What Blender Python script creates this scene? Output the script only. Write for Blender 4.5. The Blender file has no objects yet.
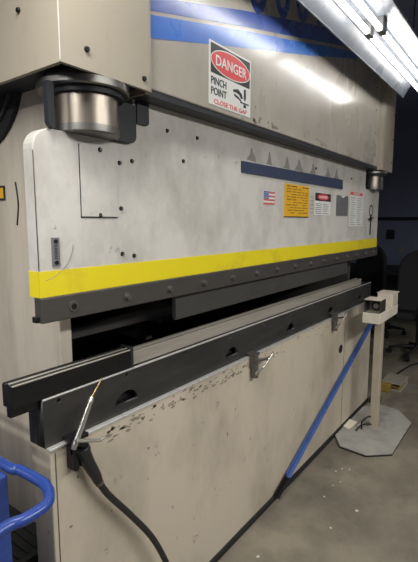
import bpy, bmesh, math, random
from mathutils import Vector, Matrix
random.seed(4)
SC = bpy.context.scene
C = SC.collection
R = math.radians

# ------------------------------------------------------------------ materials
def new_mat(name):
    m = bpy.data.materials.new(name); m.use_nodes = True
    nt = m.node_tree
    b = nt.nodes['Principled BSDF']
    return m, nt, b

def rgb(h):      # sRGB 0-255 -> linear
    out = []
    for v in h:
        v = v / 255.0
        out.append(v / 12.92 if v <= 0.04045 else ((v + 0.055) / 1.055) ** 2.4)
    return tuple(out) + (1.0,)

def plain(name, col, rough=0.5, metal=0.0, spec=0.5):
    m, nt, b = new_mat(name)
    b.inputs['Base Color'].default_value = rgb(col)
    b.inputs['Roughness'].default_value = rough
    b.inputs['Metallic'].default_value = metal
    b.inputs['Specular IOR Level'].default_value = spec
    return m

def worn(name, col, dirt, rough=0.5, metal=0.0, scale=3.0, stretch=(1, 1, 1), lo=0.5, hi=0.75,
         amount=0.6, spots=None, spot_scale=9.0, spot_lo=0.64, bump=0.0, col2=None, spec=0.5, blur=True):
    """paint or metal with mottled colour, grime patches and optional dark marks"""
    m, nt, b = new_mat(name)
    N, L = nt.nodes.new, nt.links.new
    tc = N('ShaderNodeTexCoord'); mp = N('ShaderNodeMapping'); mp.inputs['Scale'].default_value = stretch
    L(tc.outputs['Object'], mp.inputs['Vector'])
    n1 = N('ShaderNodeTexNoise'); n1.inputs['Scale'].default_value = scale; n1.inputs['Detail'].default_value = 7; n1.inputs['Roughness'].default_value = 0.65
    L(mp.outputs[0], n1.inputs['Vector'])
    r1 = N('ShaderNodeMapRange'); r1.inputs[1].default_value = lo; r1.inputs[2].default_value = hi; r1.inputs[3].default_value = 0; r1.inputs[4].default_value = amount
    L(n1.outputs['Fac'], r1.inputs[0])
    mx = N('ShaderNodeMixRGB'); mx.inputs[1].default_value = rgb(col); mx.inputs[2].default_value = rgb(dirt)
    if col2:
        n0 = N('ShaderNodeTexNoise'); n0.inputs['Scale'].default_value = 1.6; n0.inputs['Detail'].default_value = 4
        L(tc.outputs['Object'], n0.inputs['Vector'])
        r0 = N('ShaderNodeMapRange'); r0.inputs[1].default_value = 0.4; r0.inputs[2].default_value = 0.62
        L(n0.outputs['Fac'], r0.inputs[0])
        m0 = N('ShaderNodeMixRGB'); m0.inputs[1].default_value = rgb(col); m0.inputs[2].default_value = rgb(col2)
        L(r0.outputs[0], m0.inputs[0]); L(m0.outputs[0], mx.inputs[1])
    L(r1.outputs[0], mx.inputs[0])
    last = mx.outputs[0]
    if spots:
        n2 = N('ShaderNodeTexNoise'); n2.inputs['Scale'].default_value = spot_scale; n2.inputs['Detail'].default_value = 5; n2.inputs['Roughness'].default_value = 0.7
        mp2 = N('ShaderNodeMapping'); mp2.inputs['Location'].default_value = (3.1, 7.7, 1.3)
        L(tc.outputs['Object'], mp2.inputs['Vector']); L(mp2.outputs[0], n2.inputs['Vector'])
        r2 = N('ShaderNodeMapRange'); r2.inputs[1].default_value = spot_lo; r2.inputs[2].default_value = spot_lo + 0.06; r2.inputs[4].default_value = 0.75
        L(n2.outputs['Fac'], r2.inputs[0])
        m2 = N('ShaderNodeMixRGB'); m2.inputs[2].default_value = rgb(spots)
        L(r2.outputs[0], m2.inputs[0]); L(last, m2.inputs[1]); last = m2.outputs[0]
    L(last, b.inputs['Base Color'])
    rr = N('ShaderNodeMapRange'); rr.inputs[1].default_value = 0.3; rr.inputs[2].default_value = 0.7
    rr.inputs[3].default_value = max(0.05, rough - 0.08); rr.inputs[4].default_value = min(1, rough + 0.12)
    L(n1.outputs['Fac'], rr.inputs[0]); L(rr.outputs[0], b.inputs['Roughness'])
    b.inputs['Metallic'].default_value = metal
    b.inputs['Specular IOR Level'].default_value = spec
    if bump:
        bp = N('ShaderNodeBump'); bp.inputs['Strength'].default_value = bump; bp.inputs['Distance'].default_value = 0.01
        L(n1.outputs['Fac'], bp.inputs['Height']); L(bp.outputs[0], b.inputs['Normal'])
    return m

M = {}
M['cover'] = worn('beige_cover_paint', (180, 173, 160), (138, 131, 118), 0.27, scale=2.6, stretch=(1, 1, .5), lo=.46, hi=.78, spots=(132, 126, 116), spot_scale=8, spot_lo=.62)
M['housing'] = worn('beige_housing_paint', (160, 151, 134), (130, 121, 104), 0.42, scale=4.5, stretch=(1, 1, .5), lo=.5, hi=.8, spots=(110, 100, 86), spot_scale=9, spot_lo=.69)
M['frame'] = worn('tan_frame_paint', (200, 190, 172), (158, 148, 132), 0.5, scale=4, stretch=(2, 2, .35), lo=.42, hi=.75, amount=.8)
for k_ in ('cover',):
    n_ = M[k_].node_tree.nodes['Principled BSDF']; n_.inputs['Coat Weight'].default_value = .7; n_.inputs['Coat Roughness'].default_value = .17
M['ram'] = worn('grey_white_ram_paint', (206, 203, 195), (152, 145, 134), 0.42, scale=4.5, stretch=(1, 1, .7), lo=.45, hi=.75, amount=.75, spots=(128, 122, 114), spot_scale=13, spot_lo=.655)
M['bed'] = worn('beige_bed_paint', (190, 179, 160), (142, 132, 116), 0.5, scale=2.6, stretch=(1, 1, .6), lo=.44, hi=.75, amount=.85, spots=(122, 114, 104), spot_scale=14, spot_lo=.645)
M['rubbed'] = worn('scuffed_black_marks', (120, 112, 100), (50, 47, 44), 0.6, scale=26, stretch=(.6, 1, 1.6), lo=.48, hi=.6, amount=1)
M['black_steel'] = worn('black_oxide_steel', (51, 50, 49), (76, 72, 68), 0.42, metal=.3, scale=5, stretch=(.5, 1, 2), lo=.45, hi=.75)
M['die_black'] = worn('oiled_black_tool_steel', (38, 38, 38), (60, 58, 56), 0.3, metal=.6, scale=8, stretch=(.3, 1, 2))
M['raw_steel'] = worn('worn_grey_steel', (168, 162, 150), (116, 110, 100), 0.38, metal=.25, scale=7, stretch=(.3, 1, 3), lo=.4, hi=.7)
M['edge'] = worn('bright_worn_edge', (206, 204, 200), (150, 146, 140), 0.35, metal=.5, scale=30)
M['clamp'] = worn('grey_brown_clamp_steel', (82, 78, 74), (56, 52, 50), 0.45, metal=.4, scale=6, stretch=(.6, 1, 2), lo=.4, hi=.7)
M['punch'] = worn('punch_steel_and_frame_shade', (84, 82, 79), (52, 50, 50), 0.45, metal=.35, scale=5, stretch=(.5, 1, 2))  # punch steel, also painted on the right frame as its shade
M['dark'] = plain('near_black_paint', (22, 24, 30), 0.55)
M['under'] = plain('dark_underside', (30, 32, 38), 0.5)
M['chrome'] = worn('polished_cylinder_steel', (150, 142, 130), (118, 110, 100), 0.34, metal=1, scale=9, stretch=(1, 1, .15), lo=.4, hi=.6)
M['brushed'] = worn('dull_machined_steel', (118, 116, 112), (84, 82, 80), 0.34, metal=.9, scale=5)
M['bolt'] = plain('bolt_black', (34, 33, 33), 0.4, .5)
M['boltmet'] = plain('bolt_grey', (104, 100, 96), 0.38, .6)
M['yellow'] = worn('yellow_safety_paint', (226, 207, 28), (186, 162, 24), 0.42, scale=6, lo=.55, hi=.8, amount=.7, spots=(150, 122, 30), spot_scale=14, spot_lo=.69)
M['blue'] = worn('blue_stripe_paint', (62, 118, 208), (50, 100, 190), 0.26, scale=4)
M['blue2'] = worn('violet_blue_stripe_paint', (64, 92, 172), (54, 80, 156), 0.26, scale=4)
for k_ in ('blue', 'blue2'):
    n_ = M[k_].node_tree.nodes['Principled BSDF']; n_.inputs['Coat Weight'].default_value = .7; n_.inputs['Coat Roughness'].default_value = .17
M['white'] = plain('white_sign', (226, 226, 220), 0.4)
M['signblack'] = plain('sign_black', (40, 40, 42), 0.45)
M['red'] = plain('sign_red', (218, 74, 78), 0.4)  # this red and the text red are paled to carry glare
M['redtxt'] = plain('sign_red_text', (222, 92, 90), 0.45)
M['signyellow'] = worn('orange_yellow_placard', (226, 172, 30), (206, 156, 24), 0.5, scale=10)
M['navy'] = worn('navy_magnetic_strip', (44, 54, 82), (60, 68, 92), 0.45, scale=10)
M['greyplate'] = worn('grey_nameplate', (128, 128, 128), (104, 104, 104), 0.4, metal=.4, scale=6)
M['olive'] = plain('olive_text', (130, 104, 24), 0.5)
M['greytxt'] = plain('grey_text', (140, 138, 134), 0.5)
M['floor'] = worn('stained_concrete', (134, 126, 110), (86, 80, 70), 0.55, scale=2.6, lo=.40, hi=.68, amount=.9, spots=(176, 172, 160), spot_scale=34, spot_lo=.735, bump=.05, col2=(114, 107, 94))
M['wall'] = worn('dark_slate_wall', (128, 136, 156), (108, 116, 134), 0.7, scale=2)
M['ceiling'] = plain('dark_ceiling', (150, 160, 190), 0.8)
M['trim'] = plain('dark_rail', (26, 28, 34), 0.6)
M['cart'] = worn('cart_blue_enamel', (40, 64, 132), (28, 46, 98), 0.3, scale=8, lo=.5, hi=.7, spots=(150, 165, 205), spot_scale=30, spot_lo=.70)
M['bar'] = worn('blue_angle_bar', (66, 90, 144), (42, 58, 104), 0.4, scale=12, stretch=(1, 1, 1))
M['post'] = worn('cream_post_paint', (168, 158, 140), (150, 138, 118), 0.5, scale=7, lo=.5, hi=.75, amount=.8)
M['standtop'] = worn('cream_tray_paint', (214, 206, 190), (172, 162, 144), 0.45, scale=9)
M['plate'] = worn('grey_painted_base', (158, 156, 148), (118, 114, 106), 0.5, scale=7, lo=.45, hi=.7)
M['rubber'] = plain('black_rubber', (24, 24, 25), 0.6)
M['hose'] = plain('black_air_hose', (30, 30, 31), 0.38)
M['alu'] = plain('satin_aluminium', (200, 198, 190), 0.28, .9)
M['brass'] = plain('brass_tip', (170, 150, 100), 0.3, .9)
M['galv'] = worn('white_enamel_reflector', (122, 126, 134), (100, 104, 114), 0.3, scale=7, lo=.5, hi=.7)
M['paper'] = plain('cream_paper', (222, 214, 190), 0.8)
M['pedal_y'] = plain('pedal_yellow', (140, 116, 52), 0.5)
M['pedal_g'] = plain('pedal_grey', (152, 144, 128), 0.5)
M['fabric'] = plain('black_mesh_fabric', (28, 29, 34), 0.9)
M['fabric2'] = plain('charcoal_olive_fabric', (36, 37, 38), 0.9)
M['plastic'] = plain('black_plastic', (26, 26, 28), 0.45)
M['bin'] = worn('black_dusty_plastic', (36, 36, 36), (58, 56, 52), 0.6, scale=20)
M['tabletop'] = plain('dark_bench_top', (38, 38, 42), 0.6)
M['chip'] = plain('white_chip', (190, 186, 174), 0.7)
mt, nt, b = new_mat('fluorescent_tube_glow')
b.inputs['Base Color'].default_value = (.9, .9, .9, 1)
b.inputs['Emission Color'].default_value = (1.0, .985, .94, 1)
b.inputs['Emission Strength'].default_value = 10
M['tube'] = mt

# ------------------------------------------------------------------ mesh helpers
def box(bm, x0, x1, y0, y1, z0, z1, mi=0):
    vs = [bm.verts.new((x, y, z)) for x in (x0, x1) for y in (y0, y1) for z in (z0, z1)]
    q = [(0, 1, 3, 2), (4, 6, 7, 5), (0, 4, 5, 1), (2, 3, 7, 6), (0, 2, 6, 4), (1, 5, 7, 3)]
    for f in q:
        fc = bm.faces.new([vs[i] for i in f]); fc.material_index = mi

def cyl(bm, p0, p1, r0, r1=None, n=24, mi=0, smooth=True):
    if r1 is None: r1 = r0
    p0 = Vector(p0); p1 = Vector(p1); d = (p1 - p0).normalized()
    a = d.orthogonal().normalized(); b_ = d.cross(a)
    A = []; B = []
    for i in range(n):
        t = 2 * math.pi * i / n; o = a * math.cos(t) + b_ * math.sin(t)
        A.append(bm.verts.new(p0 + o * r0)); B.append(bm.verts.new(p1 + o * r1))
    for i in range(n):
        j = (i + 1) % n
        f = bm.faces.new((A[i], A[j], B[j], B[i])); f.smooth = smooth; f.material_index = mi
    A2 = [bm.verts.new(v.co) for v in A]; B2 = [bm.verts.new(v.co) for v in B]
    f = bm.faces.new(A2[::-1]); f.material_index = mi
    f = bm.faces.new(B2); f.material_index = mi

def lathe(bm, prof, c=(0, 0, 0), n=40, mi=0, smooth=True):
    """prof: list of (r, z), revolved about z through c"""
    def ring(r, z):
        if r < 1e-6: return [bm.verts.new((c[0], c[1], c[2] + z))]
        return [bm.verts.new((c[0] + r * math.cos(2 * math.pi * i / n), c[1] + r * math.sin(2 * math.pi * i / n), c[2] + z)) for i in range(n)]
    for pa, pb in zip(prof[:-1], prof[1:]):
        a = ring(*pa); b_ = ring(*pb)
        for i in range(n):
            j = (i + 1) % n
            if len(a) == 1: vs = (a[0], b_[j], b_[i])
            elif len(b_) == 1: vs = (a[i], a[j], b_[0])
            else: vs = (a[i], a[j], b_[j], b_[i])
            f = bm.faces.new(vs); f.smooth = smooth; f.material_index = mi

def smooth_path(pts, sub=8):
    P = [Vector(p) for p in pts]; out = []
    for i in range(len(P) - 1):
        p0 = P[max(i - 1, 0)]; p1 = P[i]; p2 = P[i + 1]; p3 = P[min(i + 2, len(P) - 1)]
        for k in range(sub):
            t = k / sub
            out.append(0.5 * ((2 * p1) + (p2 - p0) * t + (2 * p0 - 5 * p1 + 4 * p2 - p3) * t * t + (3 * p1 - p0 - 3 * p2 + p3) * t ** 3))
    out.append(P[-1]); return out

def tube(bm, pts, r, n=12, mi=0, sub=8):
    P = smooth_path(pts, sub) if sub else [Vector(p) for p in pts]
    rs = r if isinstance(r, (list, tuple)) else None
    t0 = (P[1] - P[0]).normalized(); a = t0.orthogonal().normalized()
    rings = []
    for i, p in enumerate(P):
        t = (P[min(i + 1, len(P) - 1)] - P[max(i - 1, 0)]).normalized()
        a = (a - t * a.dot(t)).normalized(); b_ = t.cross(a)
        rr = r if rs is None else rs[0] + (rs[1] - rs[0]) * i / (len(P) - 1)
        rings.append([bm.verts.new(p + (a * math.cos(2 * math.pi * k / n) + b_ * math.sin(2 * math.pi * k / n)) * rr) for k in range(n)])
    for A, B in zip(rings[:-1], rings[1:]):
        for k in range(n):
            j = (k + 1) % n
            f = bm.faces.new((A[k], A[j], B[j], B[k])); f.smooth = True; f.material_index = mi
    f = bm.faces.new(rings[0][::-1]); f.material_index = mi
    f = bm.faces.new(rings[-1]); f.material_index = mi

def prism_xz(bm, pts, y0, y1, mi=0):
    A = [bm.verts.new((x, y0, z)) for x, z in pts]; B = [bm.verts.new((x, y1, z)) for x, z in pts]
    n = len(pts)
    bm.faces.new(A).material_index = mi; bm.faces.new(B[::-1]).material_index = mi
    for i in range(n):
        j = (i + 1) % n
        bm.faces.new((A[j], A[i], B[i], B[j])).material_index = mi

def prism_yz(bm, pts, x0, x1, mi=0):
    A = [bm.verts.new((x0, y, z)) for y, z in pts]; B = [bm.verts.new((x1, y, z)) for y, z in pts]
    n = len(pts)
    bm.faces.new(A[::-1]).material_index = mi; bm.faces.new(B).material_index = mi
    for i in range(n):
        j = (i + 1) % n
        bm.faces.new((A[i], A[j], B[j], B[i])).material_index = mi

def prism_xy(bm, pts, z0, z1, mi=0, mside=None):
    A = [bm.verts.new((x, y, z0)) for x, y in pts]; B = [bm.verts.new((x, y, z1)) for x, y in pts]
    n = len(pts)
    bm.faces.new(A[::-1]).material_index = mi; bm.faces.new(B).material_index = mi
    for i in range(n):
        j = (i + 1) % n
        bm.faces.new((A[i], A[j], B[j], B[i])).material_index = mi if mside is None else mside

def parent_to(o, parent):
    o.parent = parent
    if parent is not None and parent.parent is None:
        if parent.type == 'EMPTY':
            o.matrix_parent_inverse = Matrix.LocRotScale(parent.location, parent.rotation_euler, None).inverted()

def obj(name, bm, mats, parent=None, bevel=0, loc=None, seg=2):
    bmesh.ops.recalc_face_normals(bm, faces=bm.faces)
    me = bpy.data.meshes.new(name); bm.to_mesh(me); bm.free()
    o = bpy.data.objects.new(name, me); C.objects.link(o)
    if not isinstance(mats, (list, tuple)): mats = [mats]
    for m in mats: me.materials.append(M[m] if isinstance(m, str) else m)
    if loc: o.location = loc
    if parent is not None: parent_to(o, parent)
    if bevel:
        md = o.modifiers.new('edges', 'BEVEL'); md.width = bevel; md.segments = seg; md.limit_method = 'ANGLE'; md.angle_limit = R(40)
        md.harden_normals = False
    return o

def thing(name, label, cat, loc, group=None, rz=0):
    o = bpy.data.objects.new(name, None); C.objects.link(o); o.empty_display_size = .1
    o.location = loc; o.rotation_euler = (0, 0, rz)
    o['label'] = label; o['category'] = cat
    if group: o['group'] = group
    return o

def tag(o, label, cat, group=None):
    o['label'] = label; o['category'] = cat
    if group: o['group'] = group
    return o

def structure(name, bm, m):
    o = obj(name, bm, m); o['kind'] = 'structure'; return o

def dup(o, parent, loc):
    c = o.copy(); C.objects.link(c); c.parent = parent
    c.matrix_parent_inverse = o.matrix_parent_inverse.copy(); c.location = loc
    return c

def BM(): return bmesh.new()

def text_into(bm, s, x, z, size, y, mi, sx=1.0, align='CENTER', thick=0.0006):
    """flat raised lettering facing -y, baseline at z"""
    cu = bpy.data.curves.new('lettering', 'FONT'); cu.body = s; cu.size = size; cu.align_x = align
    cu.extrude = thick; cu.resolution_u = 3; cu.offset = size * .012
    o = bpy.data.objects.new('lettering', cu); C.objects.link(o)
    dg = bpy.context.evaluated_depsgraph_get()
    me = bpy.data.meshes.new_from_object(o.evaluated_get(dg))
    n0 = len(bm.verts); f0 = len(bm.faces)
    bm.from_mesh(me)
    bm.verts.ensure_lookup_table(); bm.faces.ensure_lookup_table()
    for v in bm.verts[n0:]:
        vx, vy, vz = v.co
        v.co = (x + vx * sx, y - vz, z + vy)
    for f in bm.faces[f0:]: f.material_index = mi
    bpy.data.objects.remove(o); bpy.data.curves.remove(cu); bpy.data.meshes.remove(me)

def ellipse_pts(cx, cz, rx, rz, n=36):
    return [(cx + rx * math.cos(2 * math.pi * i / n), cz + rz * math.sin(2 * math.pi * i / n)) for i in range(n)]

def plate_with_holes(name, outer, holes, y0, y1, mats, parent):
    """steel plate in the xz plane with real holes cut through it"""
    cu = bpy.data.curves.new(name, 'CURVE'); cu.dimensions = '2D'; cu.fill_mode = 'BOTH'; cu.extrude = (y1 - y0) / 2
    for pts in [outer] + holes:
        sp = cu.splines.new('POLY'); sp.points.add(len(pts) - 1); sp.use_cyclic_u = True
        for p, (x, z) in zip(sp.points, pts): p.co = (x, z, 0, 1)
    t = bpy.data.objects.new(name, cu); C.objects.link(t)
    me = bpy.data.meshes.new_from_object(t.evaluated_get(bpy.context.evaluated_depsgraph_get()))
    bpy.data.objects.remove(t); bpy.data.curves.remove(cu)
    ym = (y0 + y1) / 2
    for v in me.vertices:
        x, z, d = v.co; v.co = (x, ym - d, z)
    bm = BM(); bm.from_mesh(me); bpy.data.meshes.remove(me)
    bmesh.ops.remove_doubles(bm, verts=bm.verts, dist=1e-5)
    return obj(name, bm, mats, parent)

# ------------------------------------------------------------------ room
X0, X1, Y0, Y1, ZC = -3.0, 8.6, -4.0, 4.6, 3.45
bm = BM(); box(bm, X0 - .1, X1 + .1, Y0 - .1, Y1 + .1, -.1, 0); structure('floor', bm, 'floor')
bm = BM(); box(bm, X0 - .1, X1 + .1, Y0 - .1, Y1 + .1, ZC, ZC + .1); structure('ceiling', bm, 'ceiling')
bm = BM(); box(bm, X1, X1 + .1, Y0, Y1, 0, ZC); structure('wall_right', bm, 'wall')
bm = BM(); box(bm, X0 - .1, X0, Y0, Y1, 0, ZC); structure('wall_left', bm, 'wall')
bm = BM(); box(bm, X0, X1, Y1, Y1 + .1, 0, ZC); structure('wall_back', bm, 'wall')
bm = BM(); box(bm, X0, X1, Y0 - .1, Y0, 0, ZC); structure('wall_front', bm, 'wall')
bm = BM(); box(bm, X1 - .03, X1, Y0, Y1, 1.53, 1.59); structure('trim_1', bm, 'trim')
bm = BM(); box(bm, X1 - .02, X1, Y0, Y1, 0, .10); structure('baseboard_right', bm, 'trim')

# ------------------------------------------------------------------ press brake
PB = thing('press_brake', 'large beige hydraulic press brake with yellow safety stripe across its ram', 'press brake', (2.15, 1.3, 0))

def frame_plate(x0, x1):
    bm = BM()
    prism_yz(bm, [(1.18, 0), (2.35, 0), (2.35, 2.72), (1.18, 2.72)], x0, x1)
    return obj('side_frame', bm, 'frame', PB, .004)
fl = frame_plate(.80, .845); fr = frame_plate(3.455, 3.50); fr.data.materials[0] = M['punch']  # right plate recoloured dark to paint in the shade there
# round guard ring, warning tag and slot on the left frame plate
bm = BM()
cy, cz = 1.54, 1.99
for r0, r1, x_, mi in ((.137, .240, .785, 0), (.196, .203, .776, 1)):
    n = 56
    for i in range(n):
        a0 = 2 * math.pi * i / n; a1 = 2 * math.pi * (i + 1) / n
        p = [(cy + r * math.cos(a), cz + r * math.sin(a)) for r, a in ((r0, a0), (r1, a0), (r1, a1), (r0, a1))]
        A = [bm.verts.new((x_, *q)) for q in p]; B = [bm.verts.new((.802, *q)) for q in p]
        bm.faces.new(A).material_index = mi
        for u in range(4):
            bm.faces.new((A[u], A[(u + 1) % 4], B[(u + 1) % 4], B[u])).material_index = mi
bmesh.ops.remove_doubles(bm, verts=bm.verts, dist=1e-5)
obj('round_guard', bm, ['rubber', 'boltmet'], fl)
bm = BM(); cyl(bm, (.792, cy, cz), (.802, cy, cz), .138, n=40); obj('guard_cover', bm, 'ram', fl)
bm = BM(); box(bm, .797, .801, 1.452, 1.55, 1.573, 1.622, 0); box(bm, .7965, .798, 1.46, 1.55, 1.58, 1.615, 1)
obj('warning_tag', bm, ['signblack', 'signyellow'], fl)
bm = BM(); tube(bm, [(.799, 1.384, 1.63), (.799, 1.374, 1.56), (.799, 1.388, 1.49)], .003, 6); obj('gouge', bm, 'dark', fl)
# rear cross members seen dark through the open gap
bm = BM()
box(bm, .845, 3.455, 1.20, 1.26, 2.0, 2.70); box(bm, .845, 3.455, 1.22, 1.30, .0, .80)  # upper box is unseen filler that stops light passing behind the cover
obj('cross_member_and_filler', bm, 'frame', PB)
bm = BM()
box(bm, .845, 3.455, 1.60, 1.68, 1.20, 1.26); box(bm, .845, 3.455, 1.55, 1.62, .97, 1.04); box(bm, .846, 3.454, 1.25, 1.29, 1.099, 1.138)
for x in (1.5, 2.6): box(bm, x, x + .07, 1.40, 1.66, 1.02, 1.20)
box(bm, 1.3, 1.34, 1.3, 1.6, 1.0, 1.03)
obj('back_gauge', bm, 'clamp', PB, .003)
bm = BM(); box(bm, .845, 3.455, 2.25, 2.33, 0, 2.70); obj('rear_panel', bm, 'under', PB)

# upper cover
YC = .961
bm = BM()
box(bm, 1.00, 3.335, YC, 1.02, 1.895, 2.78)
box(bm, 1.00, 3.335, 1.02, 1.20, 2.70, 2.78)
cover = obj('upper_cover', bm, 'cover', PB, .004)
bm = BM(); box(bm, .985, 3.345, YC + .004, 1.028, 1.874, 1.896); obj('bottom_lip', bm, 'under', cover, .002)
def band(name, top, bot, m, y):
    bm = BM(); prism_xz(bm, bot + top[::-1], y, YC + .0005); return obj(name, bm, m, cover)
band('blue_stripe', [(1.001, 2.103), (1.531, 2.23), (1.907, 2.314), (2.403, 2.433), (3.0, 2.56)],
     [(1.001, 2.038), (1.285, 2.108), (1.535, 2.169), (2.114, 2.307), (2.772, 2.475), (3.0, 2.555)], 'blue', YC - .0012)
band('blue_stripe', [(1.001, 2.157), (1.145, 2.193), (1.532, 2.302), (2.005, 2.423), (2.9, 2.65)],
     [(1.001, 2.114), (1.531, 2.244), (1.906, 2.331), (2.9, 2.565)], 'blue2', YC - .0012)
# large rounded blue letters, only their feet reach into view
for i, (x, w) in enumerate(((1.535, .16), (1.75, .15), (1.95, .15), (2.15, .15))):
    z = 2.328 + (x - 1.56) * .26
    bm = BM(); a = ellipse_pts(x + w / 2, z + .13, w / 2, .13, 28); c = ellipse_pts(x + w / 2, z + .13, w / 2 - .035, .09, 28)
    A = [[bm.verts.new((p[0], y_, p[1])) for p in q] for q, y_ in ((a, YC - .0012), (c, YC - .0012), (c, YC + .0005), (a, YC + .0005))]
    for k in range(28):
        j = (k + 1) % 28
        for u in range(4): bm.faces.new((A[u][k], A[u][j], A[(u + 1) % 4][j], A[(u + 1) % 4][k]))
    obj('blue_letter', bm, 'blue2', cover)
random.seed(33)
bm = BM()
for k in range(46):
    x = random.choice((1.62, 1.74, 2.3, 2.75, 3.1)) + random.gauss(0, .05); z = 1.90 + abs(random.gauss(0, .022)); w = random.uniform(.006, .020); h = random.uniform(.004, .012); n = 9
    prism_xz(bm, [(x + w * math.cos(2 * math.pi * i / n) * random.uniform(.5, 1), z + h * math.sin(2 * math.pi * i / n) * random.uniform(.5, 1)) for i in range(n)], YC - .0005, YC + .0003)
o = obj('worn_patch', bm, plain('worn_patch_grey', (134, 128, 118), .6), cover); o['kind'] = 'stuff'
# danger sign: parallelogram skin on the cover
bm = BM(); y = YC
x0, x1, z0, z1 = 1.292, 1.570, 1.914, 2.128
box(bm, x0, x1, y - .0016, y + .0004, z0, z1, 0)
box(bm, x0 + .010, x1 - .008, y - .0022, y - .0015, z0 + .108, z1 - .007, 1)
prism_xz(bm, ellipse_pts((x0 + x1) / 2, 2.070, .131, .046), y - .0028, y - .0021, 2)
def ring_xz(bm, cx, cz, rx, rz, w, ya, yb, mi, n=40):
    o_ = ellipse_pts(cx, cz, rx, rz, n); i_ = ellipse_pts(cx, cz, rx - w, rz - w, n)
    for k in range(n):
        j = (k + 1) % n
        A = [bm.verts.new((p[0], ya, p[1])) for p in (o_[k], o_[j], i_[j], i_[k])]; bm.faces.new(A).material_index = mi
ring_xz(bm, (x0 + x1) / 2, 2.070, .131, .046, .004, y - .0031, 0, 0)
text_into(bm, 'DANGER', (x0 + x1) / 2, 2.0525, .050, y - .0030, 0, sx=1.02)
text_into(bm, 'PINCH', x0 + .010, 1.985, .036, y - .0020, 1, sx=.92, align='LEFT')
text_into(bm, 'POINT', x0 + .010, 1.950, .036, y - .0020, 1, sx=.92, align='LEFT')
text_into(bm, 'CLOSE THE GAP', (x0 + x1) / 2, 1.921, .022, y - .0020, 3, sx=1.38)
# hand and press pictogram
prism_xz(bm, [(1.444, 1.995), (1.478, 2.003), (1.505, 1.990), (1.512, 1.976), (1.500, 1.972), (1.488, 1.984), (1.460, 1.989), (1.446, 1.986)], y - .0024, y - .0015, 1)
prism_xz(bm, [(1.452, 1.982), (1.478, 1.976), (1.502, 1.966), (1.504, 1.960), (1.478, 1.968), (1.452, 1.974)], y - .0024, y - .0015, 1)
prism_xz(bm, [(1.520, 2.012), (1.534, 2.012), (1.534, 1.978), (1.527, 1.968), (1.520, 1.978)], y - .0024, y - .0015, 1)
prism_xz(bm, [(1.495, 1.962), (1.556, 1.962), (1.556, 1.957), (1.495, 1.957)], y - .0024, y - .0015, 1)
prism_xz(bm, [(1.518, 1.955), (1.536, 1.955), (1.536, 1.944), (1.518, 1.944)], y - .0024, y - .0015, 1)
d = obj('danger_sign', bm, ['white', 'signblack', 'red', 'redtxt'], cover)
# cover fasteners
bm = BM(); cyl(bm, (0, .001, 0), (0, -.004, 0), .006, .0045, n=12); hb = obj('screw', bm, 'bolt', cover, loc=(3.24, YC, 1.97))
for z in (2.12, 2.27, 2.42): dup(hb, cover, (3.24, YC, z))

# cylinder housings
YH = .933
def housing(x0, x1, seam):
    bm = BM()
    t = .012
    pts = [(x0, YH), (x1 - .025, YH), (x1 - .012, YH + .004), (x1, YH + .02), (x1, 1.90), (x0, 1.90)] if not seam else \
          [(x0 + .03, YH), (x1, YH), (x1, 1.90), (x0, 1.90), (x0, YH + .03), (x0 + .008, YH + .009)]
    prism_xy(bm, pts, 1.905, 2.80)
    cxm, cym = (x0 + x1) / 2, 1.35
    n = len(pts)
    inn = [(p[0] + (t if p[0] < cxm else -t), p[1] + (t if p[1] < cym else -t)) for p in pts]
    for i in range(n):
        j = (i + 1) % n
        if pts[i][1] > 1.8 and pts[j][1] > 1.8: continue
        A = [bm.verts.new((*p, z)) for z in (1.876, 1.905) for p in (pts[i], pts[j], inn[j], inn[i])]
        for f in ((3, 2, 1, 0), (0, 1, 5, 4), (1, 2, 6, 5), (2, 3, 7, 6), (3, 0, 4, 7)): bm.faces.new([A[k] for k in f])
    bmesh.ops.remove_doubles(bm, verts=bm.verts, dist=1e-5)
    ho = obj('cylinder_housing', bm, 'housing', PB)
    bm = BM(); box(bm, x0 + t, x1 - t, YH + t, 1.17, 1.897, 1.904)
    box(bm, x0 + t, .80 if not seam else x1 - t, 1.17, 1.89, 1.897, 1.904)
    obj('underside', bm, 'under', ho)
    return ho
hl = housing(.668, .992, False); hr = housing(3.345, 3.633, True)
bm = BM(); cyl(bm, (0, .001, 0), (0, -.006, 0), .008, .006, n=14); b0 = obj('screw', bm, 'bolt', hl, loc=(.742, YH, 1.908 + .055))
b0.location = (.746, YH, 1.925); dup(b0, hl, (.945, YH, 1.905))
bm = BM(); cyl(bm, (.001, 0, 0), (-.006, 0, 0), .008, .006, n=14); obj('screw', bm, 'bolt', hl, loc=(.668, 1.095, 2.03))
bm = BM(); box(bm, .6672, .6695, YH - .0008, YH + .0015, 1.88, 2.79)
obj('corner_seam', bm, 'ram', hl)
bm = BM(); cyl(bm, (0, .001, 0), (0, -.004, 0), .006, .0045, n=12); sb = obj('screw', bm, 'bolt', hr, loc=(3.60, YH, 1.95))
for z in (2.12, 2.30): dup(sb, hr, (3.60, YH, z))

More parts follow.
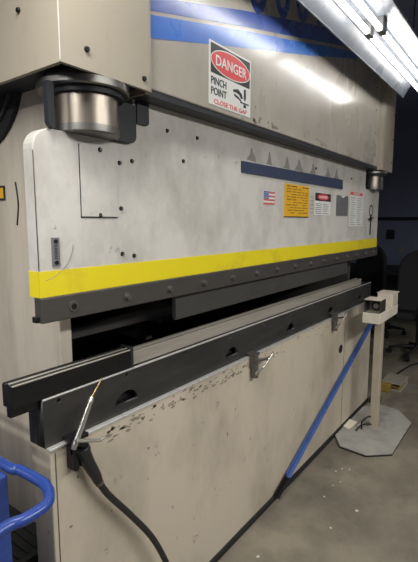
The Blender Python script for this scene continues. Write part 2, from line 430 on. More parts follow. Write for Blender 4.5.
# hydraulic cylinders
def hyd(cx, r, cy=1.04):
    h = BM(); lathe(h, [(0, 1.894), (r + .012, 1.894), (r + .012, 1.874), (r + .040, 1.874), (r + .040, 1.856), (r + .036, 1.852), (r + .010, 1.852)], (cx, cy + .012, 0), 64)
    f = obj('cylinder_flange', h, 'brushed', PB)
    h = BM(); lathe(h, [(0, 1.856), (r + .014, 1.856), (r + .014, 1.838), (r, 1.838)], (cx, cy, 0), 64); obj('flange_shadow_ring', h, 'dark', f)  # near-black ring stands in for the inner shadow below the flange
    h = BM(); lathe(h, [(0, 1.862), (r, 1.862), (r, 1.756), (r - .0015, 1.754), (0, 1.754)], (cx, cy, 0), 80)
    s = obj('hydraulic_cylinder', h, 'chrome', PB)
    h = BM(); lathe(h, [(0, 1.760), (r + .0015, 1.760), (r + .0015, 1.742), (r - .004, 1.738), (0, 1.738)], (cx, cy, 0), 64); obj('wiper_ring', h, 'brushed', s)
hyd(.826, .087); hyd(3.474, .087)
# dark cradle behind each cylinder, rounded at the lower corners
def cradle(x0, xa, xb, x1):
    bm = BM(); z0, z1, r = 1.738, 1.852, .018
    prism_xz(bm, [(xa, z1), (x0, z1)] + [(x0 + r - r * math.cos(R(t)), z0 + r - r * math.sin(R(t))) for t in range(0, 91, 15)], 1.012, 1.029)
    obj('cradle_wing', bm, 'dark', PB); bm = BM(); r = .024
    prism_xz(bm, [(xb, z1), (xb, z0)] + [(x1 - r + r * math.sin(R(t)), z0 + r - r * math.cos(R(t))) for t in range(0, 91, 15)] + [(x1, z1)], 1.012, 1.029)
    obj('cradle_wing', bm, 'dark', PB); bm = BM()
    box(bm, x0 + .11, x1 - .002, 1.13, 1.15, 1.738, 1.89)
    obj('cradle_back', bm, 'dark', PB)
cradle(.682, .702, .895, .988); cradle(3.33, 3.40, 3.55, 3.60)
bm = BM(); r = .012; x1, z0 = 1.055, 1.803
prism_xz(bm, [(1.003, 1.88), (1.003, z0)] + [(x1 - r + r * math.sin(R(t)), z0 + r - r * math.cos(R(t))) for t in range(0, 91, 15)] + [(x1, 1.88)], 1.022, 1.031)
obj('hose_bracket', bm, 'under', PB)

# ram
rx0, rx1, yR = .645, 3.66, 1.03
def arc(cx, cz, r, a0, a1, n=7): return [(cx + r * math.cos(R(a0 + (a1 - a0) * i / n)), cz + r * math.sin(R(a0 + (a1 - a0) * i / n))) for i in range(n + 1)]
bm = BM()
pts = [(rx0, 1.30)] + arc(rx0 + .055, 1.685, .055, 180, 90) + arc(.962, 1.77, .03, -90, 0) + [(.992, 2.05), (3.31, 2.05)] + arc(3.34, 1.77, .03, 180, 270) + arc(rx1 - .02, 1.72, .02, 90, 0) + [(rx1, 1.30)]
prism_xz(bm, pts[::-1], yR, 1.076)
ram = obj('ram', bm, 'ram', PB, .003)
bm = BM(); box(bm, rx0 - .0012, rx1 + .0012, yR - .0012, yR + .0006, 1.302, 1.371); box(bm, rx0 - .0012, rx0 + .0006, yR, 1.076, 1.302, 1.371)
obj('yellow_safety_stripe', bm, 'yellow', ram)
# engraved access panel on the ram
bm = BM(); box(bm, .786, .918, yR - .003, yR + .0005, 1.516, 1.713); ap = obj('access_panel', bm, 'ram', ram)
bm = BM(); box(bm, .7835, .7865, yR - .0012, yR + .0005, 1.512, 1.715); box(bm, .7835, .918, yR - .0012, yR + .0005, 1.5115, 1.5145); obj('panel_gap', bm, 'dark', ram)
bm = BM(); box(bm, rx0 - .0008, rx0 + .0015, yR - .0008, yR + .001, 1.373, 1.68); obj('edge_line', bm, 'boltmet', ram)
# ram screws
bm = BM(); cyl(bm, (0, .001, 0), (0, -.005, 0), .0075, .0055, n=14); cyl(bm, (0, -.0045, 0), (0, -.0055, 0), .003, n=6, mi=1)
rb = obj('screw', bm, ['bolt', 'boltmet'], ram, loc=(.856, yR - .003, 1.706))
for x, z in ((.851, 1.520), (.932, 1.677), (.983, 1.688), (.933, 1.541), (1.232, 1.715), (1.149, 1.806), (1.313, 1.806), (.933, 1.402), (.983, 1.393), (2.40, 1.80), (3.0, 1.79)):
    dup(rb, ram, (x, yR, z))
bm = BM(); box(bm, .685, .709, yR - .003, yR + .0005, 1.382, 1.459, 0); cyl(bm, (.697, yR - .002, 1.449), (.697, yR - .005, 1.449), .006, n=10, mi=1); cyl(bm, (.697, yR - .002, 1.392), (.697, yR - .005, 1.392), .006, n=10, mi=1)
for k in range(9): box(bm, .692, .702, yR - .0036, yR - .0028, 1.402 + k * .0045, 1.404 + k * .0045, 1)
obj('scale_plate', bm, ['greyplate', 'bolt'], ram, .0008)
bm = BM(); cu_pts = [(.645 + .0 + .11 * math.sin(R(a)), yR - .0004, 1.455 - .11 * math.cos(R(a)) + .0) for a in range(10, 90, 8)]
tube(bm, cu_pts, .0012, 5, sub=2); obj('scribed_arc', bm, 'greytxt', ram)
bm = BM(); prism_xz(bm, [(1.615, 1.709), (2.829, 1.709), (2.822, 1.768), (1.615, 1.757)], yR - .006, yR + .0004); obj('navy_strip', bm, 'navy', ram)
# grease marks trailing over the strip
bm = BM()
for x in (1.70, 1.86, 2.04, 2.18, 2.36, 2.58, 2.72):
    w = random.uniform(.03, .05); h = random.uniform(.05, .08)
    w *= random.uniform(.9, 1.2); j = lambda v: v * random.uniform(.7, 1.2)
    prism_xz(bm, [(x - w, 1.768), (x + w, 1.764), (x + j(.7) * w, 1.782), (x + j(.35) * w, 1.795 + h * .2), (x + j(.12) * w, 1.79 + h * .6), (x - j(.15) * w, 1.79 + h * .55), (x - j(.3) * w, 1.795), (x - j(.6) * w, 1.780)], yR - .0005, yR + .0003)
o = obj('grease_smudge', bm, plain('faint_grease', (150, 146, 140), .5), ram); o['kind'] = 'stuff'
# signs on the ram
bm = BM()
box(bm, 1.811, 1.920, yR - .0014, yR + .0004, 1.582, 1.643, 0)
for k in range(7):
    if k % 2 == 0: box(bm, 1.811, 1.920, yR - .0020, yR - .0013, 1.582 + k * .0087, 1.582 + (k + 1) * .0087, 1)
box(bm, 1.811, 1.858, yR - .0026, yR - .0019, 1.609, 1.643, 2)
for i in range(4):
    for j in range(3): box(bm, 1.816 + i * .011, 1.820 + i * .011, yR - .0030, yR - .0025, 1.613 + j * .010, 1.617 + j * .010, 0)
obj('flag_sticker', bm, ['white', plain('flag_red', (200, 96, 96), .5), plain('flag_blue', (66, 92, 158), .5)], ram)
bm = BM(); box(bm, 2.020, 2.316, yR - .002, yR + .0004, 1.528, 1.693, 0); box(bm, 2.020, 2.316, yR - .003, yR + .0004, 1.524, 1.529, 2)
random.seed(9)
for k in range(11):
    z = 1.680 - k * .0135; x = 2.032 + random.uniform(0, .03)
    while x < 2.295:
        w = random.uniform(.02, .07); e = min(x + w, 2.30)
        if random.random() < .72: box(bm, x, e, yR - .0026, yR - .0019, z, z + .0045, 1 if k else 2)
        x = e + .012
obj('instruction_placard', bm, ['signyellow', 'olive', 'signblack'], ram)
bm = BM(); box(bm, 2.330, 2.385, yR - .0012, yR + .0004, 1.535, 1.665, 0)
for k in range(5): box(bm, 2.337, 2.378, yR - .0016, yR - .0011, 1.55 + k * .022, 1.554 + k * .022, 1)
obj('text_sticker', bm, ['ram', 'greytxt'], ram)
bm = BM(); box(bm, 2.400, 2.640, yR - .0012, yR + .0004, 1.540, 1.668, 0)
box(bm, 2.402, 2.638, yR - .0018, yR - .0011, 1.622, 1.667, 1); prism_xz(bm, ellipse_pts(2.52, 1.6445, .085, .018, 28), yR - .0024, yR - .0017, 2)
text_into(bm, 'DANGER', 2.52, 1.6385, .019, yR - .0026, 0, sx=1.6)
for k in range(6):
    box(bm, 2.41, 2.50, yR - .0017, yR - .0011, 1.548 + k * .011, 1.552 + k * .011, 3); box(bm, 2.52, 2.61 - .02 * (k % 2), yR - .0017, yR - .0011, 1.548 + k * .011, 1.552 + k * .011, 3)
obj('small_danger_sign', bm, ['white', 'signblack', 'red', 'greytxt'], ram)
bm = BM(); box(bm, 2.736, 2.945, yR - .003, yR + .0004, 1.540, 1.669, 0); prism_xz(bm, [(2.80, 1.668), (2.89, 1.668), (2.85, 1.655)], yR - .0036, yR - .0029, 1); obj('name_plate', bm, ['greyplate', 'white'], ram)
bm = BM(); box(bm, 2.985, 3.265, yR - .0012, yR + .0004, 1.470, 1.705, 0); box(bm, 2.987, 3.250, yR - .0018, yR - .0011, 1.683, 1.704, 1)
text_into(bm, 'DANGER', 3.12, 1.6865, .019, yR - .0020, 0, sx=1.7)
for k in range(13):
    for x in (3.00, 3.14): box(bm, x, x + random.uniform(.06, .11), yR - .0017, yR - .0011, 1.48 + k * .0152, 1.484 + k * .0152, 2)
obj('danger_notice', bm, ['white', 'redtxt', 'greytxt'], ram)
# drawn arrow pair at the right end of the ram
bm = BM(); y = yR - .0012
ring_xz(bm, 3.47, 1.585, .05, .045, .012, y, 0, 0)
prism_xz(bm, [(3.455, 1.55), (3.485, 1.55), (3.485, 1.40), (3.455, 1.40)], y, yR + .0003); prism_xz(bm, [(3.40, 1.525), (3.55, 1.540), (3.55, 1.530), (3.40, 1.512)], y, yR + .0003)
prism_xz(bm, [(3.42, 1.50), (3.47, 1.56), (3.52, 1.50), (3.47, 1.52)], y, yR + .0003)
obj('lifting_symbol', bm, 'signblack', ram)

# punch clamp along the foot of the ram
bm = BM(); box(bm, .640, 3.655, 1.018, 1.052, 1.234, 1.302); cl = obj('punch_clamp', bm, 'clamp', PB, .003)
bm = BM(); cyl(bm, (0, .002, 0), (0, -.003, 0), .016, .015, n=20); cyl(bm, (0, -.002, 0), (0, -.0045, 0), .0085, n=12, mi=1)
obj('bolt', bm, ['boltmet', 'bolt'], cl, loc=(.738, 1.018, 1.268))
bm = BM(); cyl(bm, (0, .002, 0), (0, -.013, 0), .0105, .009, n=14); cyl(bm, (0, .002, 0), (0, -.003, 0), .014, n=18)
b1 = obj('bolt', bm, 'boltmet', cl, loc=(.938, 1.018, 1.267))
for k in range(2, 15): dup(b1, cl, (.738 + .2 * k, 1.018, 1.267))
bm = BM(); box(bm, .630, .642, 1.03, 1.05, 1.236, 1.252); obj('end_stop', bm, 'bolt', cl, .002)

# bed
bx0, bx1 = .650, 3.62
bm = BM(); box(bm, bx0, bx1, 1.030, 1.124, .030, .874); bed = obj('bed', bm, 'bed', PB, .004)
bm = BM(); box(bm, bx0 + .002, bx1 - .002, 1.022, 1.124, 0, .032); obj('kick_strip', bm, 'rubber', bed, .003)
bm = BM(); box(bm, bx0 - .001, bx1, 1.028, 1.046, .868, .8765); obj('ledge_edge', bm, 'edge', bed, .002)
bm = BM(); box(bm, 2.992, 2.998, 1.0288, 1.031, .035, .868); obj('seam', bm, plain('seam_dark_beige', (120, 110, 96), .6), bed)  # darker beige strip marks the vertical bed seam
bm = BM(); box(bm, .664, .667, 1.0288, 1.031, .035, .86); obj('seam', bm, plain('weld_line', (84, 76, 66), .6), bed)
bm = BM(); prism_xz(bm, ellipse_pts(2.925, .623, .035, .030, 24), 1.0285, 1.031); obj('round_port', bm, 'dark', bed)
# scuffed band just under the ledge
random.seed(12)
bm = BM()
for k in range(170):
    x = random.uniform(.85, 2.0) if k < 140 else random.uniform(2.0, 3.3)
    z = .868 - abs(random.gauss(0.030, .014)); w = random.uniform(.004, .018) * (1 if x < 2 else .7); h = random.uniform(.002, .007); n = 9
    pts = [(x + w * math.cos(2 * math.pi * i / n) * random.uniform(.5, 1), min(.867, z + h * math.sin(2 * math.pi * i / n) * random.uniform(.5, 1))) for i in range(n)]
    prism_xz(bm, pts, 1.0294, 1.0305)
for k in range(16):
    x = random.uniform(.70, 1.9); z = random.uniform(.05, .8); w = random.uniform(.003, .008); h = random.uniform(.003, .012); n = 8
    prism_xz(bm, [(x + w * math.cos(2 * math.pi * i / n) * random.uniform(.5, 1), z + h * math.sin(2 * math.pi * i / n) * random.uniform(.5, 1)) for i in range(n)], 1.0294, 1.0305)
o = obj('paint_chips', bm, plain('chipped_paint_grey', (132, 122, 108), .7), bed); o['kind'] = 'stuff'

# black die rail on top of the bed, real holes
oval = lambda cx, cz: [(cx + .052 * math.cos(R(a)), cz - .018 + .042 * math.sin(R(a))) for a in range(0, 181, 12)]
rnd = lambda cx, cz, r=.007: ellipse_pts(cx, cz, r, r, 14)
holes = [oval(x, .924) for x in (.952, 1.580, 2.165, 2.757, 3.35)] + [rnd(x, 1.000) for x in (.696, .954, 1.259, 1.56, 1.86, 2.16, 2.46, 2.76, 3.06, 3.36)]
rail = plate_with_holes('die_rail', [(.645, .876), (3.617, .876), (3.617, 1.016), (.645, 1.016)], holes, 1.045, 1.080, 'black_steel', PB)
bm = BM(); box(bm, .645, 3.617, 1.098, 1.118, .876, 1.016); box(bm, .645, 3.617, 1.081, 1.097, .876, .99); obj('rail_back', bm, 'black_steel', rail)
bm = BM(); box(bm, .645, 3.617, 1.0445, 1.052, 1.0125, 1.0175); obj('rail_edge', bm, 'edge', rail, .001)

# ------------------------------------------------------------------ tooling, each liftable
bm = BM(); prism_yz(bm, [(1.054, 1.299), (1.054, 1.143), (1.060, 1.135), (1.066, 1.135), (1.074, 1.147), (1.074, 1.299)], 1.212, 3.07)
tag(obj('bending_punch', bm, 'punch', None, .002), 'dark steel punch blade clamped under the yellow striped ram', 'punch')
bm = BM(); prism_yz(bm, [(1.048, 1.018), (1.096, 1.018), (1.096, 1.076), (1.090, 1.084), (1.084, 1.084), (1.076, 1.071), (1.068, 1.084), (1.062, 1.084), (1.056, 1.074), (1.053, 1.080), (1.048, 1.080)], .562, .975)
box(bm, .562, .644, 1.060, 1.080, .992, 1.018)
t = obj('bending_die', bm, 'die_black', None, .0012); tag(t, 'short black grooved die overhanging the left end of the bed', 'die')
bm = BM(); box(bm, .975, .987, 1.046, 1.098, 1.0185, 1.089); obj('end_cap', bm, 'rubber', t, .002)
bm = BM(); box(bm, .563, .974, 1.0472, 1.052, 1.0775, 1.0815); box(bm, .563, .974, 1.061, 1.069, 1.083, 1.0848); obj('bright_edge', bm, 'raw_steel', t, .001)
bm = BM(); prism_yz(bm, [(1.066, 1.017), (1.112, 1.017), (1.112, 1.064), (1.100, 1.064), (1.090, 1.052), (1.080, 1.064), (1.066, 1.064)], .990, 3.43)
t = obj('bending_die', bm, 'raw_steel', None, .001); tag(t, 'long worn grey steel die strip lying along the bed top', 'die')

# ledge clamps
def ledge_clamp(x, z, label):
    t = thing('ledge_clamp', label, 'clamp', (x, 1.03, z), 'toggle clamps on the bed ledge')
    bm = BM(); cyl(bm, (x, 1.0105, z - .085), (x, 1.0105, z + .025), .0165, n=16); box(bm, x - .022, x + .022, .998, 1.0435, z + .022, z + .034); box(bm, x - .02, x + .02, 1.006, 1.0275, z - .03, z + .02)
    obj('clamp_body', bm, 'boltmet', t)
    bm = BM(); cyl(bm, (x - .03, .992, z + .005), (x + .075, .985, z - .008), .0065, n=10); obj('thumb_screw', bm, 'boltmet', t)
    bm = BM(); cyl(bm, (x, .992, z - .062), (x, 1.004, z - .062), .013, n=14); cyl(bm, (x + .035, .99, z - .048), (x + .11, .975, z + .012), .0045, n=8); cyl(bm, (x, .992, z - .055), (x + .04, .99, z - .045), .005, n=8)
    obj('handle', bm, 'alu', t)
    return t
ledge_clamp(1.722, .860, 'small grey toggle clamp hooked on the middle of the bed ledge')
ledge_clamp(2.745, .880, 'small grey toggle clamp on the bed ledge nearest the pedestal stand')

# ------------------------------------------------------------------ air blow gun
t = thing('air_blow_gun', 'silver and black air blow gun with black hose hung on the bed corner', 'air gun', (.73, 1.0, .85))
bm = BM(); cyl(bm, (.700, .985, .884), (.758, .985, .992), .0085, .007, 14); cyl(bm, (.694, .985, .873), (.701, .985, .886), .0065, .0085, 14)
cyl(bm, (.758, .985, .992), (.764, .985, 1.004), .009, .006, 12)
nz = obj('nozzle', bm, 'alu', t)
bm = BM(); cyl(bm, (.763, .985, 1.002), (.802, .985, 1.048), .0035, .0018, 10); obj('tip', bm, 'brass', nz)
bm = BM(); tube(bm, [(.700, .990, .885), (.722, .990, .880), (.742, .990, .850)], .013, 12)
tube(bm, [(.724, .990, .866), (.745, .992, .812), (.768, .990, .762), (.778, .990, .735)], [.022, .014], 14); obj('grip', bm, 'hose', t)
bm = BM(); cyl(bm, (0.694, .972, 0.902), (0.773, .968, 0.872), .0055, .0045, 12); cyl(bm, (0.773, .968, 0.872), (0.792, .968, 0.875), .0045, .003, 8); obj('lever', bm, 'alu', t)
bm = BM(); box(bm, .700, .716, .99, 1.029, .800, .868); box(bm, .700, .760, 1.000, 1.043, .880, .893); box(bm, .70, .735, .995, 1.010, .845, .893); obj('hanger', bm, 'bolt', t, .003)
bm = BM(); box(bm, .716, .742, 1.0, 1.029, .80, .86); obj('hanger_pad', bm, 'rubber', t, .004)
bm = BM(); cyl(bm, (.772, .99, .748), (.782, .99, .728), .012, n=14); cyl(bm, (.780, .99, .732), (.7835, .99, .724), .0135, n=12); obj('coupling', bm, 'boltmet', t)
bm = BM(); tube(bm, [(.780, .99, .732), (.800, .99, .695), (.829, .99, .651), (.908, .985, .544), (.992, .975, .415), (1.055, .96, .262), (1.085, .93, .10), (1.08, .86, .025), (.98, .74, .0125), (.84, .60, .0125), (.78, .42, .0125), (.84, .25, .0125)], .0105, 12)
obj('hose', bm, 'hose', t)

# ------------------------------------------------------------------ pedestal stand
t = thing('pedestal_stand', 'cream pedestal stand with octagonal grey foot plate beside the bed', 'stand', (3.151, .838, 0))
octp = [(2.86, 1.020), (2.735, .94), (2.72, .765), (2.838, .634), (3.381, .634), (3.566, .772), (3.590, .886), (3.462, 1.015)]
bm = BM(); prism_xy(bm, octp, .012, .018, 0, 0); prism_xy(bm, octp, 0, .012, 1, 1); base = obj('foot_plate', bm, ['plate', 'rubber'], t)
bm = BM(); box(bm, 3.123, 3.179, .810, .866, .018, .83); obj('post', bm, 'post', t, .006)
bm = BM(); box(bm, 3.095, 3.207, .782, .894, .018, .024); obj('weld_plate', bm, 'plate', t, .003)
bm = BM(); tube(bm, [(3.06, .90, .018), (3.06, .90, .07), (3.10, .875, .10), (3.124, .86, .10)], .006, 8); tube(bm, [(3.0, .92, .022), (3.06, .90, .05), (3.124, .85, .045)], .005, 8); obj('cable_hook', bm, 'bolt', t)
bm = BM(); box(bm, 2.92, 3.38, .775, .890, .832, .902); tray = obj('top_beam', bm, 'standtop', t, .003)
# open channel bracket
bm = BM()
box(bm, 2.93, 3.06, .780, .885, .986, .992); box(bm, 3.052, 3.06, .780, .885, .902, .986); box(bm, 2.93, 3.06, .780, .784, .902, .986, 1)
box(bm, 2.93, 3.06, .881, .885, .902, .986, 1); box(bm, 2.929, 2.935, .780, .885, .902, .908, 1)
obj('channel_bracket', bm, ['standtop', 'brushed'], t, .001)
bm = BM(); cyl(bm, (3.052, .833, .935), (3.03, .833, .935), .032, n=24); cyl(bm, (3.03, .833, .935), (3.02, .833, .935), .018, n=20, mi=1); obj('rubber_stop', bm, ['dark', 'raw_steel'], t)
bm = BM(); box(bm, 3.048, 3.0515, .787, .878, .904, .985); obj('channel_lining', bm, 'brushed', t)
bm = BM(); box(bm, 3.22, 3.226, .775, .880, .902, .998); box(bm, 3.22, 3.36, .765, .885, .994, 1.000); box(bm, 3.354, 3.36, .775, .880, .902, .996); obj('angle_bracket', bm, 'standtop', t, .0015)

# blue angle bar leaning against the bed
a = Vector((1.97, 1.008, .036)); b_ = Vector((3.60, 1.013, .70)); d = (b_ - a).normalized(); n_ = Vector((-d.z, 0, d.x))
bm = BM()
def strip(bm, a, b_, n0, n1, y0, y1, mi):
    P = []
    for p in (a, b_):
        for nn in (n0, n1):
            for yy in (y0, y1): P.append(bm.verts.new(p + n_ * nn + Vector((0, yy, 0))))
    for f in ((0, 1, 3, 2), (4, 6, 7, 5), (0, 4, 5, 1), (2, 3, 7, 6), (0, 2, 6, 4), (1, 5, 7, 3)): bm.faces.new([P[i] for i in f]).material_index = mi
c_ = a.lerp(b_, .08)
strip(bm, c_, b_, -.016, .016, .008, .012, 0); strip(bm, c_, b_, -.016, -.012, -.012, .008, 0)
strip(bm, a, c_, -.016, .016, .008, .012, 1); strip(bm, a, c_, -.016, -.012, -.012, .008, 1)
tag(obj('angle_bar', bm, ['bar', 'bolt'], None, .0015), 'long blue painted steel angle bar leaning against the bed front', 'bar')

# small things on the floor
bm = BM(); prism_xy(bm, [(3.032, 1.041), (3.17, 1.021), (3.147, 0.954), (3.004, 0.972)], .0185, .0195)
tag(obj('paper_scrap', bm, 'paper'), 'small cream paper scrap lying on the octagonal foot plate', 'paper')
bm = BM(); box(bm, 3.60, 3.68, .93, 1.01, 0, .05); cyl(bm, (3.64, .97, .05), (3.64, .97, .085), .025, n=16)
tag(obj('leveling_foot', bm, 'rubber', None, .006), 'small black levelling foot on the floor behind the pedestal post', 'foot')
# foot pedal
t = thing('foot_pedal', 'grey and yellow foot pedal switch on the floor right of the pedestal', 'foot pedal', (4.12, .95, 0))
pr = [(.85, .0), (1.02, .0), (1.02, .056), (.99, .068), (.88, .068), (.85, .056)]
bm = BM(); prism_yz(bm, pr, 4.20, 4.26); prism_yz(bm, [(.845, .064), (1.025, .064), (1.025, .074), (.845, .074)], 3.99, 4.265); box(bm, 3.99, 4.26, 1.005, 1.02, 0, .066); box(bm, 3.99, 4.26, .85, 1.02, 0, .010)
obj('guard_shell', bm, 'pedal_g', t, .005)
bm = BM(); prism_yz(bm, [(.87, .012), (1.0, .04), (1.0, .055), (.87, .028)], 4.02, 4.19); obj('treadle', bm, 'pedal_y', t, .003)
bm = BM(); box(bm, 3.93, 3.99, .93, 1.02, .0, .075); obj('side_cover', bm, 'pedal_y', t, .008)
bm = BM(); tube(bm, [(4.26, .95, .05), (4.5, .98, .02), (4.9, .92, .01), (5.0, .78, .01), (4.75, .62, .01), (4.4, .60, .01), (4.2, .66, .01), (4.0, .5, .01), (4.1, .2, .01)], .008, 8); obj('cable', bm, 'hose', t)
# chips and scraps scattered on the concrete
random.seed(21)
for k, (x, y, s, lab) in enumerate([(2.158, .637, .009, 'largest white chip on the concrete before the foot plate'), (1.573, .892, .008, 'white chip on the floor near the bottom edge of view'),
                               (2.45, .86, .006, None), (2.50, .84, .006, None), (2.52, .80, .005, None), (2.30, .82, .005, None), (2.17, .82, .005, None), (2.36, .80, .005, None), (1.95, .70, .006, None)]):
    bm = BM(); n = 7
    prism_xy(bm, [(x + s * math.cos(2 * math.pi * i / n) * random.uniform(.6, 1.2), y + s * math.sin(2 * math.pi * i / n) * random.uniform(.6, 1.2)) for i in range(n)], 0, .003)
    tag(obj('paint_chip', bm, 'chip'), lab or 'tiny pale chip on the concrete between bed and foot plate', 'chip', 'chips on the floor')

# ------------------------------------------------------------------ blue cart, lower left
t = thing('utility_cart', 'blue enamelled utility cart with tubular push rail at lower left', 'cart', (0.1, 1.1, 0))
bm = BM(); z = .95
tube(bm, [(0.493, 1.95, z), (0.483, 1.4, z), (0.473, 0.953, z), (0.482, 0.885, z), (0.485, 0.820, z), (0.482, 0.785, z), (0.468, 0.752, z), (0.443, 0.728, z), (0.397, 0.724, z), (0.354, 0.730, z), (.20, 0.700, z), (-.10, 0.650, z), (-.30, 0.620, z)], .0115, 16)
obj('push_rail', bm, 'cart', t)
bm = BM(); box(bm, .435, .462, .90, .96, .12, .945); obj('post', bm, 'cart', t, .005)
bm = BM(); box(bm, -.34, .445, .86, 1.98, .36, .40); box(bm, -.34, .455, .86, 1.98, .12, .16); obj('deck', bm, 'cart', t, .006)
bm = BM(); box(bm, .44, .466, .98, 1.98, .16, .93); obj('side_panel', bm, 'cart', t, .004)
bm = BM(); box(bm, -.34, -.30, .70, .76, .12, .94); obj('post', bm, 'cart', t, .005)
bm = BM(); box(bm, .440, .475, 1.06, 1.10, .925, .966); obj('rail_bracket', bm, 'cart', t, .003)
for x, y in ((-.26, .95), (.38, .95), (-.26, 1.88), (.38, 1.88)):
    bm = BM(); cyl(bm, (x - .018, y, .05), (x + .018, y, .05), .05, n=24); box(bm, x - .03, x + .03, y - .03, y + .03, .105, .121); box(bm, x + .02, x + .026, y - .02, y + .02, .04, .11); box(bm, x - .026, x - .02, y - .02, y + .02, .04, .11)
    obj('caster', bm, 'rubber', t)
t = thing('storage_bin', 'dusty black plastic bin on the floor between cart and machine frame', 'bin', (.69, 1.33, 0))
bm = BM(); prism_xy(bm, [(.60, 1.205), (.745, 1.205), (.765, 1.24), (.765, 1.50), (.60, 1.50)], 0, .43); obj('body', bm, 'bin', t, .006)
bm = BM(); box(bm, .592, .772, 1.197, 1.508, .43, .452)
for k in range(5): box(bm, .61 + k * .03, .62 + k * .03, 1.22, 1.49, .452, .457)
obj('lid', bm, 'bin', t, .004)

# ------------------------------------------------------------------ fluorescent fixture
fx0, fx1, zt = 1.05, 3.41, 2.40
t = thing('fluorescent_fixture', 'white double row fluorescent shop light hung before the press brake', 'light fixture', (2.23, .69, 2.46))
bm = BM()
prof = [(.829, 2.370), (.833, 2.372), (.790, 2.448), (.745, 2.462), (.620, 2.462), (.575, 2.448), (.522, 2.372), (.526, 2.370), (.580, 2.440), (.624, 2.452), (.672, 2.452), (.684, 2.436), (.706, 2.436), (.718, 2.452), (.741, 2.452), (.782, 2.440)]
prism_yz(bm, prof, fx0, fx1); refl = obj('reflector', bm, 'galv', t)
bm = BM(); box(bm, fx0, fx1, .632, .738, 2.463, 2.52); obj('ballast_housing', bm, 'galv', t, .004)
bm = BM(); tube(bm, [(fx0, .829, 2.3695), (fx1, .829, 2.3695)], .004, 8, sub=0); tube(bm, [(fx0, .526, 2.3695), (fx1, .526, 2.3695)], .004, 8, sub=0); obj('rolled_edge', bm, 'galv', refl)
for yy in (.722, .664):
    for xa, xb in ((1.075, 2.235), (2.295, 3.39)):
        bm = BM(); cyl(bm, (xa, yy, zt), (xb, yy, zt), .0125, n=18); obj('fluorescent_tube', bm, 'tube', t)
for yy in (.722, .664):
    for xa, xb in ((1.055, 1.077), (2.233, 2.258), (2.270, 2.297), (3.388, 3.408)):
        bm = BM(); box(bm, xa, xb, yy - .016, yy + .016, zt - .016, 2.452)
        obj('lamp_holder', bm, 'greyplate', t, .003)
for x in (1.5, 2.97):
    bm = BM(); cyl(bm, (x, .685, 2.515), (x, .685, ZC), .003, n=8); obj('hanging_rod', bm, 'bolt', t)

# ------------------------------------------------------------------ dark furniture beyond the machine
def office_chair(x, y, rz, mat, label):
    t = thing('office_chair', label, 'chair', (x, y, 0), 'office chairs at the dark wall', rz)
    def part(name, bm, m, bev=0):
        o = obj(name, bm, m, None, bev); o.parent = t; return o
    bm = BM(); box(bm, -.25, .25, -.24, .24, .44, .52); part('seat', bm, mat, .035)
    bm = BM(); pts = arc(0, .98, .235, 0, 180, 14) + [(-.235, .62), (-.19, .56), (.19, .56), (.235, .62)]
    prism_xz(bm, pts, .22, .29); part('backrest', bm, mat, .02)
    for s in (-1, 1):
        bm = BM(); tube(bm, [(s * .24, .05, .47), (s * .31, .05, .50), (s * .31, .05, .68)], .016, 8); box(bm, s * .31 - .035, s * .31 + .035, -.12, .14, .68, .71); part('armrest', bm, 'plastic', .01)
    bm = BM(); cyl(bm, (0, 0, .10), (0, 0, .44), .028, n=14); tube(bm, [(0, .05, .43), (0, .27, .45), (0, .30, .62)], .02, 8); part('column', bm, 'plastic')
    bm = BM()
    for k in range(5):
        a = 2 * math.pi * k / 5; c, s = math.cos(a), math.sin(a)
        cyl(bm, (0, 0, .115), (.29 * c, .29 * s, .075), .024, .016, 10)
        cyl(bm, (.29 * c - .02 * s, .29 * s + .02 * c, .028), (.29 * c + .02 * s, .29 * s - .02 * c, .028), .028, n=14)
        cyl(bm, (.29 * c, .29 * s, .05), (.29 * c, .29 * s, .08), .01, n=8)
    part('star_base', bm, 'plastic')
    return t
office_chair(6.1, 1.60, R(65), 'fabric', 'black office chair nearest the right end of the ram')
office_chair(5.25, .97, R(100), 'fabric2', 'charcoal office chair at the right edge of view')
t = thing('work_table', 'long dark work table standing behind the office chairs', 'table', (7.4, 1.6, 0))
bm = BM(); box(bm, 6.8, 8.0, -.6, 3.0, .72, .76); obj('tabletop', bm, 'tabletop', t, .004)
for x, y in ((6.86, -.54), (7.9, -.54), (6.86, 2.9), (7.9, 2.9), (6.86, 1.2)):
    bm = BM(); box(bm, x, x + .05, y, y + .05, 0, .72); obj('leg', bm, 'plastic', t)
bm = BM(); box(bm, 7.7, 7.74, -.5, 2.9, .1, .72); obj('modesty_panel', bm, 'tabletop', t)
bm = BM(); box(bm, 8.575, 8.6, 2.10, 2.24, 1.18, 1.36); box(bm, 8.57, 8.576, 2.13, 2.21, 1.21, 1.33)
tag(obj('outlet_box', bm, 'trim', None, .004), 'dark outlet box mounted on the slate wall below the rail', 'outlet')
bm = BM(); cyl(bm, (8.6, 1.98, .98), (8.585, 1.98, .98), .05, n=20)
tag(obj('wall_knob', bm, 'pedal_g'), 'small round grey disc on the slate wall above the chairs', 'disc')

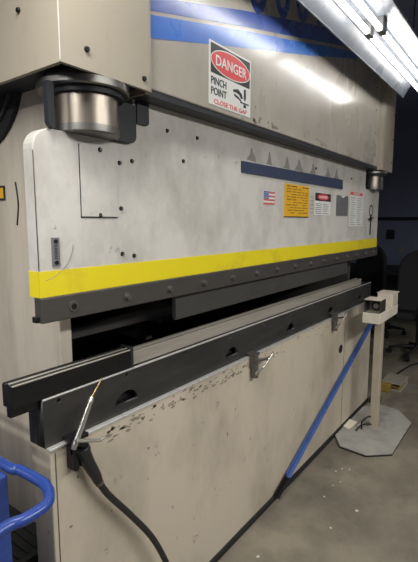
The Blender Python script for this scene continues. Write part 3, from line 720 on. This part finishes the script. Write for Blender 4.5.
# ------------------------------------------------------------------ light: other shop lamps out of view, plus an added background fill
def area(name, loc, rot, sx, sy, e, col=(1, .985, .955)):
    l = bpy.data.lights.new(name, 'AREA'); l.shape = 'RECTANGLE'; l.size = sx; l.size_y = sy; l.energy = e; l.color = col
    o = bpy.data.objects.new(name, l); C.objects.link(o); o.location = loc; o.rotation_euler = rot; return o
area('shop_and_fill_lamp', (-.45, .69, 2.37), (0, 0, 0), 2.3, .16, 40)
area('shop_and_fill_lamp', (1.6, -1.3, 2.37), (0, 0, 0), 2.4, .3, 96)
area('shop_and_fill_lamp', (-1.9, 2.2, 2.37), (0, 0, 0), .3, 2.4, 60)
area('shop_and_fill_lamp', (6.2, -1.6, 2.6), (0, 0, 0), 2.4, .3, 22)  # added fill that lifts the dark background, no fixture known there
W = bpy.data.worlds.new('World'); SC.world = W; W.use_nodes = True
W.node_tree.nodes['Background'].inputs[0].default_value = (.5, .6, .8, 1); W.node_tree.nodes['Background'].inputs[1].default_value = .02

# ------------------------------------------------------------------ camera
F_PX, CX, CY = 438.0, 209.0, 281.0
pitch = math.atan2(59, 438); yaw = R(36.6)
Fw = Vector((math.cos(yaw) * math.cos(pitch), math.sin(yaw) * math.cos(pitch), -math.sin(pitch)))
Rt = Vector((math.sin(yaw), -math.cos(yaw), 0)); Up = Rt.cross(Fw)
cd = bpy.data.cameras.new('camera'); co = bpy.data.objects.new('camera', cd); C.objects.link(co)
mw = Matrix(((Rt.x, Up.x, -Fw.x, 0), (Rt.y, Up.y, -Fw.y, 0), (Rt.z, Up.z, -Fw.z, 0), (0, 0, 0, 1)))
co.matrix_world = Matrix.Translation((0, 0, 1.5)) @ mw
cd.sensor_fit = 'VERTICAL'; cd.sensor_height = 36; cd.lens = 36 * F_PX / 562; cd.clip_start = .05; cd.clip_end = 60
SC.camera = co
vs = SC.view_settings; vs.view_transform = 'Standard'; vs.look = 'None'; vs.gamma = 1; vs.use_curve_mapping = False; vs.exposure = 0.08
SC.display_settings.display_device = 'sRGB'
